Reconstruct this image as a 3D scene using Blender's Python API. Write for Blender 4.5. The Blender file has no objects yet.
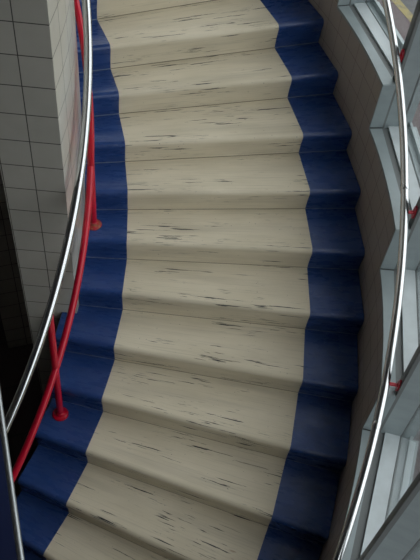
import bpy, bmesh, math, random
from math import sin, cos, pi
from mathutils import Vector, Matrix
random.seed(4)
S = bpy.context.scene
COL = S.collection

# ------------------------------------------------------------------ camera
CAM = (4.07391, -1.68251, 4.04358)
AZ, PIT, ROL, FPX = 1.79236, 0.8804, 0.12833, 735.84648
d = Vector((cos(PIT)*cos(AZ), cos(PIT)*sin(AZ), -sin(PIT)))
r = Vector((sin(AZ), -cos(AZ), 0.0)); u = r.cross(d)
r2 = r*cos(ROL) + u*sin(ROL); u2 = u*cos(ROL) - r*sin(ROL)
cam = bpy.data.cameras.new('camera'); co = bpy.data.objects.new('camera', cam); COL.objects.link(co)
M3 = Matrix((r2, u2, -d)).transposed()
co.matrix_world = Matrix.Translation(CAM) @ M3.to_4x4()
cam.sensor_fit = 'HORIZONTAL'; cam.sensor_width = 36.0; cam.lens = FPX/420*36.0
cam.clip_start = 0.05
S.camera = co

# ------------------------------------------------------------------ light
W = bpy.data.worlds.new('overcast_sky'); S.world = W; W.use_nodes = True
nt = W.node_tree; bg = nt.nodes['Background']
SKY_STRENGTH = 2.6
tc = nt.nodes.new('ShaderNodeTexCoord'); sep = nt.nodes.new('ShaderNodeSeparateXYZ')
rmp = nt.nodes.new('ShaderNodeValToRGB')
nt.links.new(tc.outputs['Generated'], sep.inputs[0]); nt.links.new(sep.outputs['Z'], rmp.inputs[0])
rmp.color_ramp.elements[0].position = 0.0; rmp.color_ramp.elements[0].color = (.66, .68, .70, 1)
rmp.color_ramp.elements[1].position = 0.9; rmp.color_ramp.elements[1].color = (1.0, 1.0, 1.02, 1)
nt.links.new(rmp.outputs[0], bg.inputs['Color']); bg.inputs['Strength'].default_value = SKY_STRENGTH
S.view_settings.view_transform = 'Standard'; S.view_settings.look = 'None'
S.view_settings.gamma = 1; S.view_settings.use_curve_mapping = False
S.view_settings.exposure = 0.0

# ------------------------------------------------------------------ geometry constants
D = 0.08208                       # angle of one step
H = 0.165                         # riser
R0, R1, R2, R3 = 2.77175, 3.1101, 4.21016, 4.5307
OV = 0.015
DT = dict(zip(range(-1, 11), [-.00072, -.00063, .00036, .00128, .00245, .00128, -.00128, -.00281, .00007, -.00659, .0066*0, 0]))
DZ = dict(zip(range(-1, 11), [.00138, -.00051, -.00335, .00202, -.00573, .00163, .00847, .00472, -.00493, -.00611, .00239, 0]))
K0, K1 = -6, 15                   # first and last tread
FLOOR = K0*H - H
UPPER = K1*H + .014
CEIL = 4.9
SLOPE = H/D
def th(k): return k*D + DT.get(k, 0)
def zz(k): return k*H + DZ.get(k, 0)

# ------------------------------------------------------------------ materials
def mat(name, color=(.5, .5, .5), rough=.5, metal=0.0, spec=.5):
    m = bpy.data.materials.new(name); m.use_nodes = True
    b = m.node_tree.nodes['Principled BSDF']
    b.inputs['Base Color'].default_value = (*color, 1); b.inputs['Roughness'].default_value = rough
    b.inputs['Metallic'].default_value = metal; b.inputs['Specular IOR Level'].default_value = spec
    return m
class NB:
    def __init__(s, m): s.t = m.node_tree; s.b = s.t.nodes['Principled BSDF']
    def n(s, typ, **kw):
        x = s.t.nodes.new(typ)
        for k, v in kw.items(): setattr(x, k, v)
        return x
    def l(s, a, b): s.t.links.new(a, b)
    def uv(s): return s.n('ShaderNodeUVMap', uv_map='UVMap').outputs[0]
    def noise(s, vec, scale, detail=3, rough=.55, loc=(0, 0, 0)):
        mp = s.n('ShaderNodeMapping'); mp.inputs['Scale'].default_value = scale; mp.inputs['Location'].default_value = loc
        s.l(vec, mp.inputs[0]); q = s.n('ShaderNodeTexNoise'); q.inputs['Scale'].default_value = 1
        q.inputs['Detail'].default_value = detail; q.inputs['Roughness'].default_value = rough
        s.l(mp.outputs[0], q.inputs['Vector']); return q.outputs['Fac']
    def ramp(s, fac, a, b, ca=(0, 0, 0, 1), cb=(1, 1, 1, 1)):
        x = s.n('ShaderNodeValToRGB'); e = x.color_ramp.elements
        e[0].position = a; e[0].color = ca; e[1].position = b; e[1].color = cb
        s.l(fac, x.inputs[0]); return x.outputs[0]
    def mul(s, a, b, op='MULTIPLY'):
        x = s.n('ShaderNodeMath', operation=op)
        for i, v in enumerate((a, b)):
            if isinstance(v, (int, float)): x.inputs[i].default_value = v
            else: s.l(v, x.inputs[i])
        return x.outputs[0]
    def mix(s, fac, a, b):
        x = s.n('ShaderNodeMix', data_type='RGBA')
        if isinstance(fac, (int, float)): x.inputs[0].default_value = fac
        else: s.l(fac, x.inputs[0])
        for i, v in ((6, a), (7, b)):
            if isinstance(v, tuple): x.inputs[i].default_value = (*v[:3], 1)
            else: s.l(v, x.inputs[i])
        return x.outputs[2]
    def sep(s, vec):
        x = s.n('ShaderNodeSeparateXYZ'); s.l(vec, x.inputs[0]); return x.outputs
    def bump(s, fac, strength=.1, dist=.002):
        x = s.n('ShaderNodeBump'); x.inputs['Strength'].default_value = strength; x.inputs['Distance'].default_value = dist
        s.l(fac, x.inputs['Height']); s.l(x.outputs[0], s.b.inputs['Normal'])

# worn cream rubber covering: u = along the step (m), v = up the profile (m) + a shift per step
m_cream = mat('worn_cream_covering', rough=.5, spec=.25); N = NB(m_cream); uv = N.uv()
base = N.mix(N.ramp(N.noise(uv, (2, 6, 1)), .3, .75), (.590, .525, .395), (.69, .620, .485))
grain = N.ramp(N.noise(uv, (2.2, 130, 1), 4, .6), .52, .80)
base = N.mix(N.mul(grain, .38), base, (.20, .18, .14))
band = N.ramp(N.noise(uv, (1.1, 9, 1), 2, .5, (7, 3, 0)), .50, .75)
base = N.mix(N.mul(band, .28), base, (.25, .22, .17))
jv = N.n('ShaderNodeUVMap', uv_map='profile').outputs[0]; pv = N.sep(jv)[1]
dm = N.mul(N.mul(pv, 2.2), N.mul(N.noise(uv, (3, 16, 1), 4, .6, (5, 6, 0)), 1.5), 'ADD')      # darker towards the back of the tread, with noisy edges
back_tone = N.mul(N.ramp(dm, 1.38, 1.85), .42)
base = N.mix(back_tone, base, (.22, .19, .15))
long_ = N.mul(N.ramp(N.noise(uv, (3.4, 75, 1), 3, .62, (3, 1, 0)), .597, .615), N.ramp(N.noise(uv, (1.7, 10, 1), 2, .5, (11, 5, 0)), .53, .56))
base = N.mix(N.mul(long_, .93), base, (.010, .014, .026))
sc = N.mul(N.ramp(N.noise(uv, (8, 120, 1), 4, .65, (6, 4, 0)), .58, .64), N.ramp(N.noise(uv, (2.4, 11, 1), 2, .5, (17, 9, 0)), .57, .64))
base = N.mix(N.mul(sc, .55), base, (.02, .024, .03))
sp = N.ramp(N.noise(uv, (55, 110, 1), 1, .5, (2, 9, 0)), .76, .79)
base = N.mix(N.mul(sp, .8), base, (.02, .02, .03))
br = N.ramp(N.noise(uv, (7, 40, 1), 2, .5, (22, 15, 0)), .74, .80)
base = N.mix(N.mul(br, .5), base, (.22, .10, .05))
jv = N.n('ShaderNodeUVMap', uv_map='profile').outputs[0]
jl = N.mul(N.sep(jv)[1], .0045, 'LESS_THAN')
base = N.mix(N.mul(jl, .75), base, (.05, .042, .03))
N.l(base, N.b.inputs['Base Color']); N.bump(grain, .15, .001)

m_blue = mat('blue_gloss_paint', rough=.36, spec=.5); N = NB(m_blue); uv = N.uv()
base = N.mix(N.ramp(N.noise(uv, (5, 9, 1)), .3, .75), (.014, .042, .155), (.024, .060, .200))
wear = N.ramp(N.noise(uv, (4, 30, 1), 4, .6, (4, 4, 0)), .58, .85)
base = N.mix(N.mul(wear, .45), base, (.10, .15, .26))
scr = N.ramp(N.noise(uv, (6, 110, 1), 4, .65, (13, 2, 0)), .68, .74)
base = N.mix(N.mul(scr, .6), base, (.006, .010, .03))
jv = N.n('ShaderNodeUVMap', uv_map='profile').outputs[0]
jl = N.mul(N.sep(jv)[1], .0055, 'LESS_THAN')
base = N.mix(N.mul(jl, .8), base, (.24, .27, .31))
N.l(base, N.b.inputs['Base Color'])
rr = N.ramp(N.noise(uv, (7, 25, 1), 3, .6, (1, 8, 0)), .3, .8, (.2, .2, .2, 1), (.42, .42, .42, 1)); N.l(rr, N.b.inputs['Roughness'])

def tile_mat(name, c1, c2, grout, rough, size=.152):
    m = mat(name, rough=rough, spec=.5); N = NB(m); uv = N.uv()
    b = N.n('ShaderNodeTexBrick'); b.offset = 0; b.squash = 1
    N.l(uv, b.inputs['Vector'])
    b.inputs['Scale'].default_value = 1; b.inputs['Mortar Size'].default_value = .0024; b.inputs['Mortar Smooth'].default_value = .1
    b.inputs['Brick Width'].default_value = size; b.inputs['Row Height'].default_value = size
    b.inputs['Color1'].default_value = (*c1, 1); b.inputs['Color2'].default_value = (*c2, 1); b.inputs['Mortar'].default_value = (*grout, 1)
    col = N.mix(N.mul(N.ramp(N.noise(uv, (9, 9, 1)), .4, .8), .12), b.outputs['Color'], (.2, .18, .15))
    N.l(col, N.b.inputs['Base Color'])
    rg = N.mix(b.outputs['Fac'], (rough,)*3, (.8,)*3); N.l(rg, N.b.inputs['Roughness'])
    x = N.n('ShaderNodeBump'); x.invert = True; x.inputs['Strength'].default_value = .35; x.inputs['Distance'].default_value = .002
    N.l(b.outputs['Fac'], x.inputs['Height']); N.l(x.outputs[0], N.b.inputs['Normal'])
    return m
m_tile = tile_mat('grey_glazed_tile', (.43, .415, .37), (.45, .43, .385), (.05, .048, .045), .22)
m_tile_b = tile_mat('brown_grey_tile', (.30, .265, .235), (.32, .28, .25), (.17, .15, .13), .3)
m_alu = mat('blue_grey_aluminium', (.44, .50, .53), .42, .25); N = NB(m_alu)
tcn = N.n('ShaderNodeTexCoord').outputs['Object']
N.l(N.mix(N.ramp(N.noise(tcn, (6, 6, 14), 4, .6), .3, .8), (.295, .34, .35), (.235, .275, .285)), N.b.inputs['Base Color'])
m_ledge = mat('sky_lit_grey_sill', (.50, .55, .57), .45, .1); N = NB(m_ledge); tcn = N.n('ShaderNodeTexCoord').outputs['Object']  # paler than the frames: daylight from outside put into the sill colour
N.l(N.mix(N.ramp(N.noise(tcn, (7, 7, 14), 4, .6), .35, .8), (.53, .58, .60), (.42, .46, .47)), N.b.inputs['Base Color'])
m_gask = mat('dark_grey_gasket', (.13, .14, .14), .55)
m_seal = mat('black_seal', (.015, .017, .018), .5)
m_steel = mat('polished_steel', (.60, .61, .62), .17, 1.0)
N = NB(m_steel); tcn = N.n('ShaderNodeTexCoord').outputs['Object']
N.l(N.ramp(N.noise(tcn, (25, 25, 25), 3), .3, .8, (.12, .12, .12, 1), (.24, .24, .24, 1)), N.b.inputs['Roughness'])
m_dull = mat('brushed_steel_trim', (.45, .47, .48), .35, 1.0)
m_red = mat('red_gloss_enamel', (.42, .008, .022), .28, 0, .5)
N = NB(m_red); tcn = N.n('ShaderNodeTexCoord').outputs['Object']
N.l(N.mix(N.ramp(N.noise(tcn, (12, 12, 12), 3), .35, .75), (.50, .003, .024), (.40, .002, .018)), N.b.inputs['Base Color'])
m_rust = mat('chipped_red_enamel', (.36, .035, .02), .5); N = NB(m_rust); tcn = N.n('ShaderNodeTexCoord').outputs['Object']
N.l(N.mix(N.ramp(N.noise(tcn, (45, 45, 45), 4), .42, .6), (.36, .004, .018), (.25, .085, .04)), N.b.inputs['Base Color'])
m_navy = mat('navy_floor_paint', (.012, .018, .042), .4)
N = NB(m_navy); tcn = N.n('ShaderNodeTexCoord').outputs['Object']
N.l(N.mix(N.ramp(N.noise(tcn, (6, 6, 6), 4), .3, .8), (.010, .019, .080), (.015, .026, .095)), N.b.inputs['Base Color'])
m_conc = mat('stair_concrete', (.22, .21, .19), .8); N = NB(m_conc); tcn = N.n('ShaderNodeTexCoord').outputs['Object']
N.l(N.mix(N.ramp(N.noise(tcn, (9, 9, 9), 4), .3, .8), (.2, .19, .17), (.26, .25, .23)), N.b.inputs['Base Color'])
m_plaster = mat('grey_plaster', (.30, .29, .27), .85); N = NB(m_plaster); tcn = N.n('ShaderNodeTexCoord').outputs['Object']
N.l(N.mix(N.ramp(N.noise(tcn, (3, 3, 3), 4), .3, .8), (.52, .50, .47), (.58, .56, .53)), N.b.inputs['Base Color'])
m_glass = bpy.data.materials.new('window_glass'); m_glass.use_nodes = True
t = m_glass.node_tree; t.nodes.clear(); o = t.nodes.new('ShaderNodeOutputMaterial'); mx = t.nodes.new('ShaderNodeMixShader')
tr = t.nodes.new('ShaderNodeBsdfTransparent'); tr.inputs[0].default_value = (.93, .955, .95, 1)
gl = t.nodes.new('ShaderNodeBsdfGlossy'); gl.inputs['Roughness'].default_value = .02; lw = t.nodes.new('ShaderNodeLayerWeight'); lw.inputs[0].default_value = .5
pw = t.nodes.new('ShaderNodeMath'); pw.operation = 'POWER'; pw.inputs[1].default_value = 5; t.links.new(lw.outputs['Facing'], pw.inputs[0])
fr = t.nodes.new('ShaderNodeMath'); fr.operation = 'MULTIPLY_ADD'; fr.inputs[1].default_value = .9; fr.inputs[2].default_value = .035; t.links.new(pw.outputs[0], fr.inputs[0])
t.links.new(fr.outputs[0], mx.inputs[0]); t.links.new(tr.outputs[0], mx.inputs[1]); t.links.new(gl.outputs[0], mx.inputs[2]); t.links.new(mx.outputs[0], o.inputs[0])
m_pave = mat('purple_brick_paving', rough=.8); N = NB(m_pave); tcn = N.n('ShaderNodeTexCoord').outputs['Object']
b = N.n('ShaderNodeTexBrick'); N.l(tcn, b.inputs['Vector']); b.offset = 0
b.inputs['Scale'].default_value = 1; b.inputs['Brick Width'].default_value = .42; b.inputs['Row Height'].default_value = .42; b.inputs['Mortar Size'].default_value = .007
b.inputs['Color1'].default_value = (.072, .052, .054, 1); b.inputs['Color2'].default_value = (.080, .059, .060, 1); b.inputs['Mortar'].default_value = (.042, .036, .036, 1)
N.l(N.mix(N.mul(N.ramp(N.noise(tcn, (4, 4, 4), 5), .35, .75), .5), b.outputs['Color'], (.085, .072, .07)), N.b.inputs['Base Color'])
m_asph = mat('grey_asphalt', (.2, .2, .2), .9); N = NB(m_asph); tcn = N.n('ShaderNodeTexCoord').outputs['Object']
N.l(N.mix(N.ramp(N.noise(tcn, (8, 8, 8), 6), .3, .8), (.066, .067, .068), (.085, .086, .087)), N.b.inputs['Base Color'])
m_yel = mat('worn_yellow_paint', rough=.8); N = NB(m_yel); tcn = N.n('ShaderNodeTexCoord').outputs['Object']
N.l(N.mix(N.ramp(N.noise(tcn, (9, 9, 9), 5), .45, .7), (.20, .165, .065), (.125, .11, .078)), N.b.inputs['Base Color'])

# ------------------------------------------------------------------ mesh helpers
def P(R, a, z): return (R*cos(a), R*sin(a), z)
class MB:
    def __init__(s): s.v = []; s.f = []; s.uv = []; s.uv2 = []; s.sm = []; s.mi = []
    def face(s, pts, uvs=None, uv2=None, smooth=False, mi=0):
        i = len(s.v); s.v += [tuple(p) for p in pts]; s.f.append(tuple(range(i, i+len(pts))))
        s.uv += list(uvs) if uvs else [(p[0], p[1]) for p in pts]
        s.uv2 += list(uv2) if uv2 else [(0.0, 1.0)]*len(pts); s.sm.append(smooth); s.mi.append(mi)
    def sector(s, ra, rb, a0, a1, z0, z1, n=None, mi=0):
        n = n or max(1, int(abs(a1-a0)/.02+.5)); A = [a0+(a1-a0)*i/n for i in range(n+1)]
        fa = ra if callable(ra) else (lambda t, R=ra: R); fb = rb if callable(rb) else (lambda t, R=rb: R)
        for a, b in zip(A, A[1:]):
            pa, pb, qa, qb = fa(a), fa(b), fb(a), fb(b)
            s.face([P(pa, a, z1), P(qa, a, z1), P(qb, b, z1), P(pb, b, z1)], [(q*4.5, w) for q, w in ((a, pa), (a, qa), (b, qb), (b, pb))], mi=mi)
            s.face([P(pb, b, z0), P(qb, b, z0), P(qa, a, z0), P(pa, a, z0)], [(q*4.5, w) for q, w in ((b, pb), (b, qb), (a, qa), (a, pa))], mi=mi)
            s.face([P(pa, a, z0), P(pa, a, z1), P(pb, b, z1), P(pb, b, z0)], [(a*pa, z0), (a*pa, z1), (b*pb, z1), (b*pb, z0)], smooth=True, mi=mi)
            s.face([P(qb, b, z0), P(qb, b, z1), P(qa, a, z1), P(qa, a, z0)], [(b*qb, z0), (b*qb, z1), (a*qa, z1), (a*qa, z0)], smooth=True, mi=mi)
        s.face([P(fa(a0), a0, z0), P(fb(a0), a0, z0), P(fb(a0), a0, z1), P(fa(a0), a0, z1)], [(fa(a0), z0), (fb(a0), z0), (fb(a0), z1), (fa(a0), z1)], mi=mi)
        s.face([P(fb(a1), a1, z0), P(fa(a1), a1, z0), P(fa(a1), a1, z1), P(fb(a1), a1, z1)], [(fb(a1), z0), (fa(a1), z0), (fa(a1), z1), (fb(a1), z1)], mi=mi)
        return s
    def prism(s, poly, z0, z1):           # poly counter-clockwise
        n = len(poly)
        s.face([(x, y, z1) for x, y in poly]); s.face([(x, y, z0) for x, y in reversed(poly)])
        acc = 0
        for i in range(n):
            a, b = poly[i], poly[(i+1) % n]; L = math.dist(a, b)
            s.face([(*a, z0), (*b, z0), (*b, z1), (*a, z1)], [(acc, z0), (acc+L, z0), (acc+L, z1), (acc, z1)]); acc += L
        return s
    def box(s, x0, x1, y0, y1, z0, z1): return s.prism([(x0, y0), (x1, y0), (x1, y1), (x0, y1)], z0, z1)
    def tube(s, pts, rad, seg=20, cap=True):
        pts = [Vector(p) for p in pts]; rings = []; up = Vector((0, 0, 1)); acc = 0; prev = None
        for i, p in enumerate(pts):
            tg = (pts[min(i+1, len(pts)-1)] - pts[max(i-1, 0)]).normalized()
            if prev is None:
                ref = up if abs(tg.dot(up)) < .95 else Vector((1, 0, 0)); nx = (ref - tg*ref.dot(tg)).normalized()
            else: nx = (prev - tg*prev.dot(tg)).normalized()
            prev = nx; by = tg.cross(nx); rd = rad[i] if isinstance(rad, (list, tuple)) else rad
            rings.append([p + (nx*cos(2*pi*k/seg) + by*sin(2*pi*k/seg))*rd for k in range(seg)])
        for i in range(len(rings)-1):
            A, B = rings[i], rings[i+1]
            for k in range(seg):
                q = (k+1) % seg
                s.face([A[k], A[q], B[q], B[k]], smooth=True)
        if cap: s.face(list(reversed(rings[0]))); s.face(rings[-1])
        return s
    def lathe(s, c, prof, seg=28):        # prof: (radius, z) bottom to top, closed with flat ends
        rings = [[(c[0]+q*cos(2*pi*k/seg), c[1]+q*sin(2*pi*k/seg), c[2]+z) for k in range(seg)] for q, z in prof]
        for A, B in zip(rings, rings[1:]):
            for k in range(seg):
                q = (k+1) % seg; s.face([A[k], A[q], B[q], B[k]], smooth=True)
        s.face(list(reversed(rings[0]))); s.face(rings[-1]); return s
    def build(s, name, m, parent=None, merge=True, angle=40):
        me = bpy.data.meshes.new(name); me.from_pydata(s.v, [], s.f)
        a = me.uv_layers.new(name='UVMap'); b = me.uv_layers.new(name='profile')
        for i, q in enumerate(s.uv): a.data[i].uv = q
        for i, q in enumerate(s.uv2): b.data[i].uv = q
        for m_ in (m if isinstance(m, (list, tuple)) else [m]): me.materials.append(m_)
        for p, sm, mi in zip(me.polygons, s.sm, s.mi): p.use_smooth = sm; p.material_index = mi
        if merge:
            bm = bmesh.new(); bm.from_mesh(me); bmesh.ops.remove_doubles(bm, verts=bm.verts, dist=1e-5)
            bmesh.ops.recalc_face_normals(bm, faces=bm.faces)
            for e in bm.edges:
                if len(e.link_faces) == 2 and e.calc_face_angle(0) > math.radians(angle): e.smooth = False
            bm.to_mesh(me); bm.free()
        ob = bpy.data.objects.new(name, me); COL.objects.link(ob)
        if parent: ob.parent = parent
        return ob
def empty(name, loc=(0, 0, 0)):
    e = bpy.data.objects.new(name, None); COL.objects.link(e); e.location = loc; e.empty_display_size = .1; return e
def tag(o, label=None, cat=None, group=None, kind=None):
    for k, v in (('label', label), ('category', cat), ('group', group), ('kind', kind)):
        if v: o[k] = v
    return o
def struct(o, label, cat): return tag(o, label, cat, kind='structure')

# ------------------------------------------------------------------ setting: outdoors
PX, PY = (3.95, 7.94), (4.24, 7.55)
dirx = Vector((PY[0]-PX[0], PY[1]-PX[1], 0)).normalized(); nrm = Vector((-dirx.y, dirx.x, 0))
if nrm.dot(Vector((1, 1, 0))) < 0: nrm = -nrm
ang = math.atan2(dirx.y, dirx.x)
GZ = -1.0
def strip(name, m, a, b, z0, z1, half=30):
    q = MB(); q.prism([(-half, a), (half, a), (half, b), (-half, b)], z0, z1); o = q.build(name, m)
    o.location = (PX[0], PX[1], 0); o.rotation_euler = (0, 0, ang); return o
sgn = 1 if Vector((-sin(ang), cos(ang), 0)).dot(nrm) > 0 else -1
def span(a, b): return (a, b) if sgn > 0 else (-b, -a)
struct(strip('pavement', m_pave, *span(-9, -.06), GZ-.2, GZ), 'purple brick pavement outside the stairwell windows', 'pavement')
struct(strip('road', m_asph, *span(.06, 30), GZ-.2, GZ-.004), 'grey asphalt road beyond the yellow line outside', 'road')
tag(strip('painted_line', m_yel, *span(-.06, .06), GZ-.2, GZ+.002), 'worn yellow line painted between brick pavement and grey road outside', 'road line')

# ------------------------------------------------------------------ setting: indoors
TH0 = [(-.272, .37), (-.094, .70), (.0845, 1.025), (.2627, 1.36), (.443, 1.66)]        # where the sill steps, height above the step
SEG = [(-.272, -.094, .37), (-.094, .0845, .70), (.0845, .2627, 1.045), (.2627, .443, 1.357), (.443, .622, 1.658)]
a, z = .622, 1.658
while a < 1.9: SEG.append((a, a+.179, min(z+.33, 2.95))); z = min(z+.33, 2.95); a += .179
AEND = SEG[-1][1]
RC, RG, RL, RS, RX = 4.603, 4.645, 4.722, 4.734, 4.82          # cap, gasket, ledge, seal, outer ledge
# the floor stops at the glazed wall: a disc under the stairwell
q = MB(); q.sector(0.001, R3-.002, -2.2, 2.6, FLOOR-.2, FLOOR, 120)
struct(q.build('floor', m_navy), 'dark navy floor at the foot of the stairwell', 'floor')
q = MB(); q.sector(0.001, RX+.2, -2.2, 2.6, CEIL, CEIL+.2, 120)
struct(q.build('ceiling', m_plaster), 'ceiling above the stairwell', 'ceiling')
# tiled parapet, stepping up with the stairs, and the solid wall below it
def ch(R, a0, a1): return lambda t: R*cos((a1-a0)/2)/cos(t-(a0+a1)/2)      # straight run between two posts
q = MB()
for a0, a1, zt in SEG: q.sector(R3, ch(RC, a0, a1), a0, a1, FLOOR, zt-.018)
struct(q.build('wall_right', m_tile_b), 'low brown-grey tiled wall stepping up along the right of the stairs', 'wall')
q = MB(); q.sector(R3, RX, -2.2, -.272, FLOOR, CEIL)
struct(q.build('wall_front', m_plaster), 'solid curved wall beside the lower end of the stairs', 'wall')
q = MB(); q.sector(R3, RX, AEND, 2.6, FLOOR, CEIL)
struct(q.build('wall_back', m_plaster), 'solid curved wall past the last window', 'wall')
q = MB(); q.prism([P(RX, 2.6, 0)[:2], P(.02, 2.6, 0)[:2], P(.02, 2.8, 0)[:2], P(RX, 2.65, 0)[:2]], FLOOR, CEIL)
q.prism([P(.02, -2.2, 0)[:2], P(RX, -2.2, 0)[:2], P(RX, -2.25, 0)[:2], P(.02, -2.4, 0)[:2]], FLOOR, CEIL)
q.prism([(-.05, -.3), (.05, -.3), (.05, .3), (-.05, .3)], FLOOR, CEIL)
struct(q.build('wall_left', m_plaster), 'far inner wall of the stairwell', 'wall')
# inner tiled wall: end face at bp, then a drum hugging the inner edge of the stairs
b0 = (2.848*cos(.2265), 2.848*sin(.2265)); fd = math.radians(15.75)
def rw(t): return 2.847 + .075*(t-.2298)
outer = [(rw(t)*cos(t), rw(t)*sin(t)) for t in [.2298+(1.25-.2298)*i/50 for i in range(51)]]
inner = [(b0[0]-.3*cos(fd), b0[1]-.3*sin(fd))] + [((rw(t)-.3)*cos(t), (rw(t)-.3)*sin(t)) for t in [.26+(1.25-.26)*i/40 for i in range(41)]]
outer[0] = b0
q = MB(); acc = 0
ZB, ZT = FLOOR, CEIL; ZOFF = -.111
for (p, n_) in zip(outer, outer[1:]):
    L = math.dist(p, n_)
    q.face([(*p, ZB), (*n_, ZB), (*n_, ZT), (*p, ZT)], [(acc, ZB+ZOFF), (acc+L, ZB+ZOFF), (acc+L, ZT+ZOFF), (acc, ZT+ZOFF)], smooth=True); acc += L
p, n_ = inner[0], outer[0]       # a cut tile next to the corner
q.face([(*p, ZB), (*n_, ZB), (*n_, ZT), (*p, ZT)], [(-.158, ZB+ZOFF), (.142, ZB+ZOFF), (.142, ZT+ZOFF), (-.158, ZT+ZOFF)])
acc = 0
for (p, n_) in zip(inner, inner[1:]):
    L = math.dist(p, n_); q.face([(*n_, ZB), (*p, ZB), (*p, ZT), (*n_, ZT)], [(acc+L, ZB), (acc, ZB), (acc, ZT), (acc+L, ZT)], smooth=True); acc += L
p, n_ = outer[-1], inner[-1]; q.face([(*p, ZB), (*n_, ZB), (*n_, ZT), (*p, ZT)], [(0, ZB), (.3, ZB), (.3, ZT), (0, ZT)])
struct(q.build('wall_inner', m_tile), 'grey glazed tile wall with a square end at the inner edge of the stairs', 'wall')
# pier further inside
c = Vector((1.87, 1.09)); f1 = Vector((cos(.63), sin(.63))); f2 = Vector((-f1.y, f1.x))
pl = [c, c+f1*.55, c+f1*.55+f2*.4, c+f2*.4]
q = MB(); q.prism([tuple(x) for x in pl], FLOOR, CEIL)
tag(q.build('tiled_pier', m_tile), 'shadowed tiled pier on the navy floor behind the square wall end', 'pier')

# aluminium sill caps, one per level, each with its upright at the drop
ORD = ['lowest', 'second lowest', 'third from the bottom', 'fourth from the bottom', 'fifth from the bottom', 'sixth from the bottom', 'seventh from the bottom', 'eighth from the bottom'] + ['%dth from the bottom' % n for n in range(9, 25)]
zprev = .04
for i, (a0, a1, zt) in enumerate(SEG):
    q = MB(); q.sector(R3-.004, ch(RC, a0, a1), a0-.0012, a1-.0012, zt-.018, zt)
    q.sector(R3-.004, RC, a0-.0024, a0, zprev, zt-.002, 1)
    o = q.build('trim_%d' % (i+1), m_alu)
    struct(o, 'blue-grey aluminium sill cap on the tiled wall, %s of its steps' % ORD[i], 'sill')
    q = MB(); q.sector(R3-.003, RC, a0-.0034, a0-.0024, zprev, zprev+.004, 1); q.build('joint', m_seal, o)
    zprev = zt
# windows
zprev = .04
MW = .0125
for i, (a0, a1, zt) in enumerate(SEG):
    q = MB(); q.sector(ch(RG, a0, a1), ch(RL, a0, a1), a0+MW, a1, FLOOR, zt); w = q.build('window_%d' % (i+1), m_ledge)
    struct(w, 'tall grey framed window along the stairs, %s along the stepped sill' % ORD[i], 'window')
    q = MB(); q.sector(ch(RS, a0, a1), ch(RX, a0, a1), a0+MW, a1, FLOOR, zt-.004); q.build('outer_ledge', m_alu, w)
    q = MB(); q.sector(ch(RL+.045, a0, a1), ch(RL+.06, a0, a1), a0+MW, a1, zt-.004, zt+.03); q.build('glazing_bead', m_alu, w)
    q = MB(); q.sector(ch(RC, a0, a1), ch(RG, a0, a1), a0+MW, a1, FLOOR, zt-.012); q.sector(ch(RL, a0, a1), ch(RS, a0, a1), a0+MW, a1, FLOOR, zt-.008); q.build('gasket', [m_gask], w)
    q = MB(); q.sector(RC+.018, RL, a0, a0+MW, zprev-.02, CEIL, 1); q.sector(RS, RX-.04, a0, a0+MW, zprev-.02, CEIL, 1); q.build('mullion', m_alu, w)
    q = MB(); q.sector(RC, RC+.018, a0, a0+MW, zprev-.02, CEIL, 1); q.sector(RL, RS, a0+.001, a0+MW, zprev-.02, CEIL, 1); q.build('mullion_gasket', m_gask, w)
    q = MB(); q.sector(ch(RL+.003, a0, a1), ch(RL+.009, a0, a1), a0+MW, a1, zt-.008, CEIL); q.build('glass', m_glass, w)
    zprev = zt
# upper floor behind the camera and where the stairs arrive
q = MB(); q.sector(.6, R3-.003, 1.3, 2.55, UPPER-.16, UPPER); q.sector(.6, R3-.003, -2.1, -.49, UPPER-.16, UPPER)
struct(q.build('floor_upper', m_navy), 'navy upper floor around the stairwell', 'floor')
q = MB(); q.sector(.6, R3-.003, 1.3, 2.55, UPPER-.185, UPPER-.16); q.sector(.6, R3-.003, -2.1, -.495, UPPER-.185, UPPER-.16)  # pale unseen sheet added below the slab to bounce light inward
struct(q.build('bounce_ceiling', m_plaster), 'unseen plaster sheet added under the upper floor to bounce light', 'ceiling')

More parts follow.
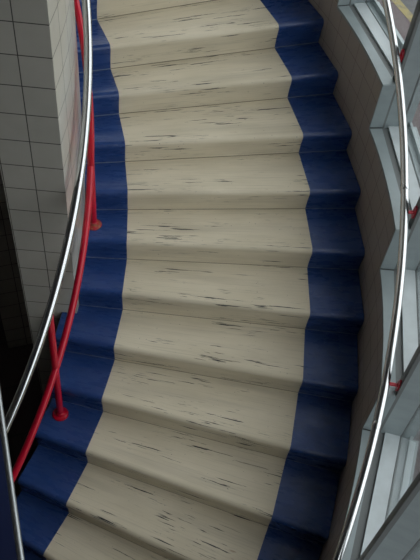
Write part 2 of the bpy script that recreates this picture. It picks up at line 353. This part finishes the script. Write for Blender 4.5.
# ------------------------------------------------------------------ staircase
stair = empty('staircase', (0, 0, 0))
tag(stair, 'curved staircase with worn cream treads between painted blue edges', 'staircase')
def step_mesh(k, ra, rb, n, shift):
    t0, t1, z0, z1 = th(k-1), th(k), zz(k-1), zz(k)
    rn = .027
    prof = [(0, 0, 0.0), (0, .02, 0.0), (0, z1-z0-2*rn-.01, 0.4)]            # (metres from riser line, height, 0..1 share of overhang)
    pts = [(0.0, 0.0), (-.001, .03), (-OV*.35, (z1-z0)*.5), (-OV*.8, z1-z0-2*rn)]
    c = (-OV+rn, z1-z0-rn)
    for i in range(0, 9):
        a_ = pi - (pi/2)*i/8
        pts.append((c[0]+rn*cos(a_), c[1]+rn*sin(a_)))
    pts[3] = (-OV*.9, z1-z0-rn*1.6)
    q = MB(); Rs = [ra+(rb-ra)*i/n for i in range(n+1)]
    L = [0.0]
    for p_, n_ in zip(pts, pts[1:]): L.append(L[-1]+math.dist(p_, n_))
    def at(R, j):
        if j < len(pts): s_, h_ = pts[j]; return P(R, t0+s_/R, z0+h_)
        if j == len(pts): return P(R, t1, z1)
        if j == len(pts)+1: return P(R, t1, z1-.34)
        if j == len(pts)+2: return P(R, t0, z0-.18)
    tot = len(pts)+3
    for R_, Rn in zip(Rs, Rs[1:]):
        for j in range(tot):
            jn = (j+1) % tot
            if j < len(pts):
                def lv(jj, R): return L[jj] if jj < len(pts) else L[-1] + (t1-t0)*3.6
                va, vb = lv(j, R_), lv(jn, R_)
                uvs = [(R_, va+shift), (R_, vb+shift), (Rn, vb+shift), (Rn, va+shift)]
                u2 = [(0, va), (0, vb), (0, vb), (0, va)]
            else: uvs = None; u2 = None
            q.face([at(R_, j), at(R_, jn), at(Rn, jn), at(Rn, j)], uvs, u2, smooth=j < len(pts), mi=0 if j < len(pts) else 1)
    q.face([at(ra, j) for j in range(tot)], mi=1); q.face([at(rb, j) for j in reversed(range(tot))], mi=1)
    return q
for k in range(K0, K1+1):
    sh = k*1.37
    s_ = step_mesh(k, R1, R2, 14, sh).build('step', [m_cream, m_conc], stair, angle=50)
    rin = {3: 2.762}.get(k, 2.795) if k <= 3 else rw((th(k)+th(k-1))/2)+.002
    l_ = step_mesh(k, rin, R1, 5, sh+50).build('painted_edge', [m_blue, m_conc], s_, angle=50); l_['label'] = 'blue painted inner edge of the step'
    r_ = step_mesh(k, R2, R3-.002, 5, sh+90).build('painted_edge', [m_blue, m_conc], s_, angle=50); r_['label'] = 'blue painted outer edge of the step'

# ------------------------------------------------------------------ inner railing
def helix(Rf, h, a0, a1, n): return [P(Rf(t), t, h+t*SLOPE) for t in [a0+(a1-a0)*i/n for i in range(n+1)]]
Rst = lambda t: 2.899+.061*t-.017*t*t
Rrd = lambda t: 2.891+.1*t-.112*t*t
rail = empty('inner_railing', P(2.9, .05, .165))
tag(rail, 'inner stair railing with polished steel handrail above a red mid rail on red posts', 'railing')
def at_world(o):
    o.parent = rail; o.matrix_parent_inverse = Matrix.Translation(rail.location).inverted(); return o
o = at_world(MB().tube(helix(Rst, 1.0595, -.42, 1.15, 110), .0215).build('handrail', m_steel)); o['label'] = 'polished steel handrail'
o = at_world(MB().tube(helix(Rrd, .569, -.42, 1.1, 110), .019).build('mid_rail', m_red)); o['label'] = 'red mid rail'
for (t, k) in ((-.288, -3), (.0525, 1), (.3663, 5), (.785, 10), (1.10, 14)):
    R_ = 2.8799+.1*(t-.0525) if t < .5 else 2.93
    z0 = zz(k); zt = 1.0595+t*SLOPE-.018
    x, y, _ = P(R_, t, 0); xt, yt, _ = P(Rst(t), t, 0)
    p = at_world(MB().tube([(x, y, z0+.006), (xt, yt, zt)], .0185).build('post', m_red))
    fl = MB().lathe((x, y, z0+.0005), [(.046, 0), (.047, .004), (.044, .010), (.027, .015), (.0245, .030), (.020, .034)]).build('flange', m_rust if k == 5 else m_red)
    if k == 5: fl['label'] = 'chipped rusty red flange'
    fl.parent = p; fl.matrix_parent_inverse = Matrix()

# ------------------------------------------------------------------ outer handrail
Rh = lambda t: 4.5305+.0049*t+.0953*t*t
hr = empty('outer_handrail', P(4.53, .0845, 1.02))
tag(hr, 'polished steel handrail on red brackets along the window posts at right', 'handrail')
def on_hr(o, par=None):
    o.parent = hr; o.matrix_parent_inverse = Matrix.Translation(hr.location).inverted(); return o
hz = lambda t: .9463+t*SLOPE
on_hr(MB().tube([P(Rh(t), t, hz(t)) for t in [-.34+(1.3+.34)*i/130 for i in range(131)]], .021).build('rail', m_steel))
for t in (.2905, .045, .66, .9):
    A_ = [P(Rh(s), s, hz(s)) for s in (t-.0035, t-.003, t+.003, t+.0035)]
    on_hr(MB().tube(A_, [.021, .0222, .0222, .021]).build('joint_sleeve', m_steel))
for (a0, a1, zt) in SEG:
    if a0 < -.2: continue
    t = a0+MW*.5
    zb = hz(t)-.012 
    rr_ = min(Rh(t), RC-.035)
    if Rh(t) > RC-.03: continue
    p = MB()
    p.tube([P(RC+.0, t, zb-.02), P(RC-.02, t, zb-.02), P((rr_+RC)/2-.005, t, zb-.022), P(rr_, t, hz(t)-.019)], .009, 14)
    o = on_hr(p.build('bracket', m_red)); o['label'] = 'red bracket'
    f = MB(); w_ = .020; tt = Vector((-sin(t), cos(t), 0)); rd = Vector((cos(t), sin(t), 0)); c0 = Vector(P(RC-.0045, t, zb-.02))
    ring = [(w_*cos(2*pi*j/24), .042*sin(2*pi*j/24)) for j in range(24)]
    A_ = [c0+tt*a_+Vector((0, 0, b_))-rd*.0045 for a_, b_ in ring]; B_ = [c0+tt*a_+Vector((0, 0, b_))+rd*.0045 for a_, b_ in ring]
    f.face(list(reversed(A_))); f.face(B_)
    for j in range(24): f.face([A_[j], A_[(j+1) % 24], B_[(j+1) % 24], B_[j]], smooth=True)
    fp = f.build('bracket_plate', m_red); fp.parent = o; fp.matrix_parent_inverse = Matrix()

# ------------------------------------------------------------------ upper landing edge at lower left
pA, pB = Vector((3.4505, -.9775, 2.49)), Vector((3.666, -1.2842, 2.49))
dv = (pB-pA).normalized(); lf = Vector((dv.y, -dv.x, 0))
if lf.x > 0: lf = -lf
land = empty('landing', pA); tag(land, 'dark navy upper landing with a thin steel edge tube at lower left', 'landing')
def on_l(o): o.parent = land; o.matrix_parent_inverse = Matrix.Translation(land.location).inverted(); return o
e0, e1 = pA-dv*.10, pB+dv*.70
q = MB(); cs = [e0, e1, Vector(P(4.47, -.4895, 0)), Vector(P(2.6, -.4895, 0)), e0+lf*.9]
ar = sum(cs[i].x*cs[(i+1) % 5].y-cs[(i+1) % 5].x*cs[i].y for i in range(5))
if ar < 0: cs.reverse()
q.prism([(c_.x, c_.y) for c_ in cs], 2.474, 2.489); on_l(q.build('slab', m_navy))
o = on_l(MB().tube([e0+Vector((0, 0, -.008)), e1+Vector((0, 0, -.008))], .0088).build('edge_tube', m_dull)); o['label'] = 'thin brushed steel edge tube'
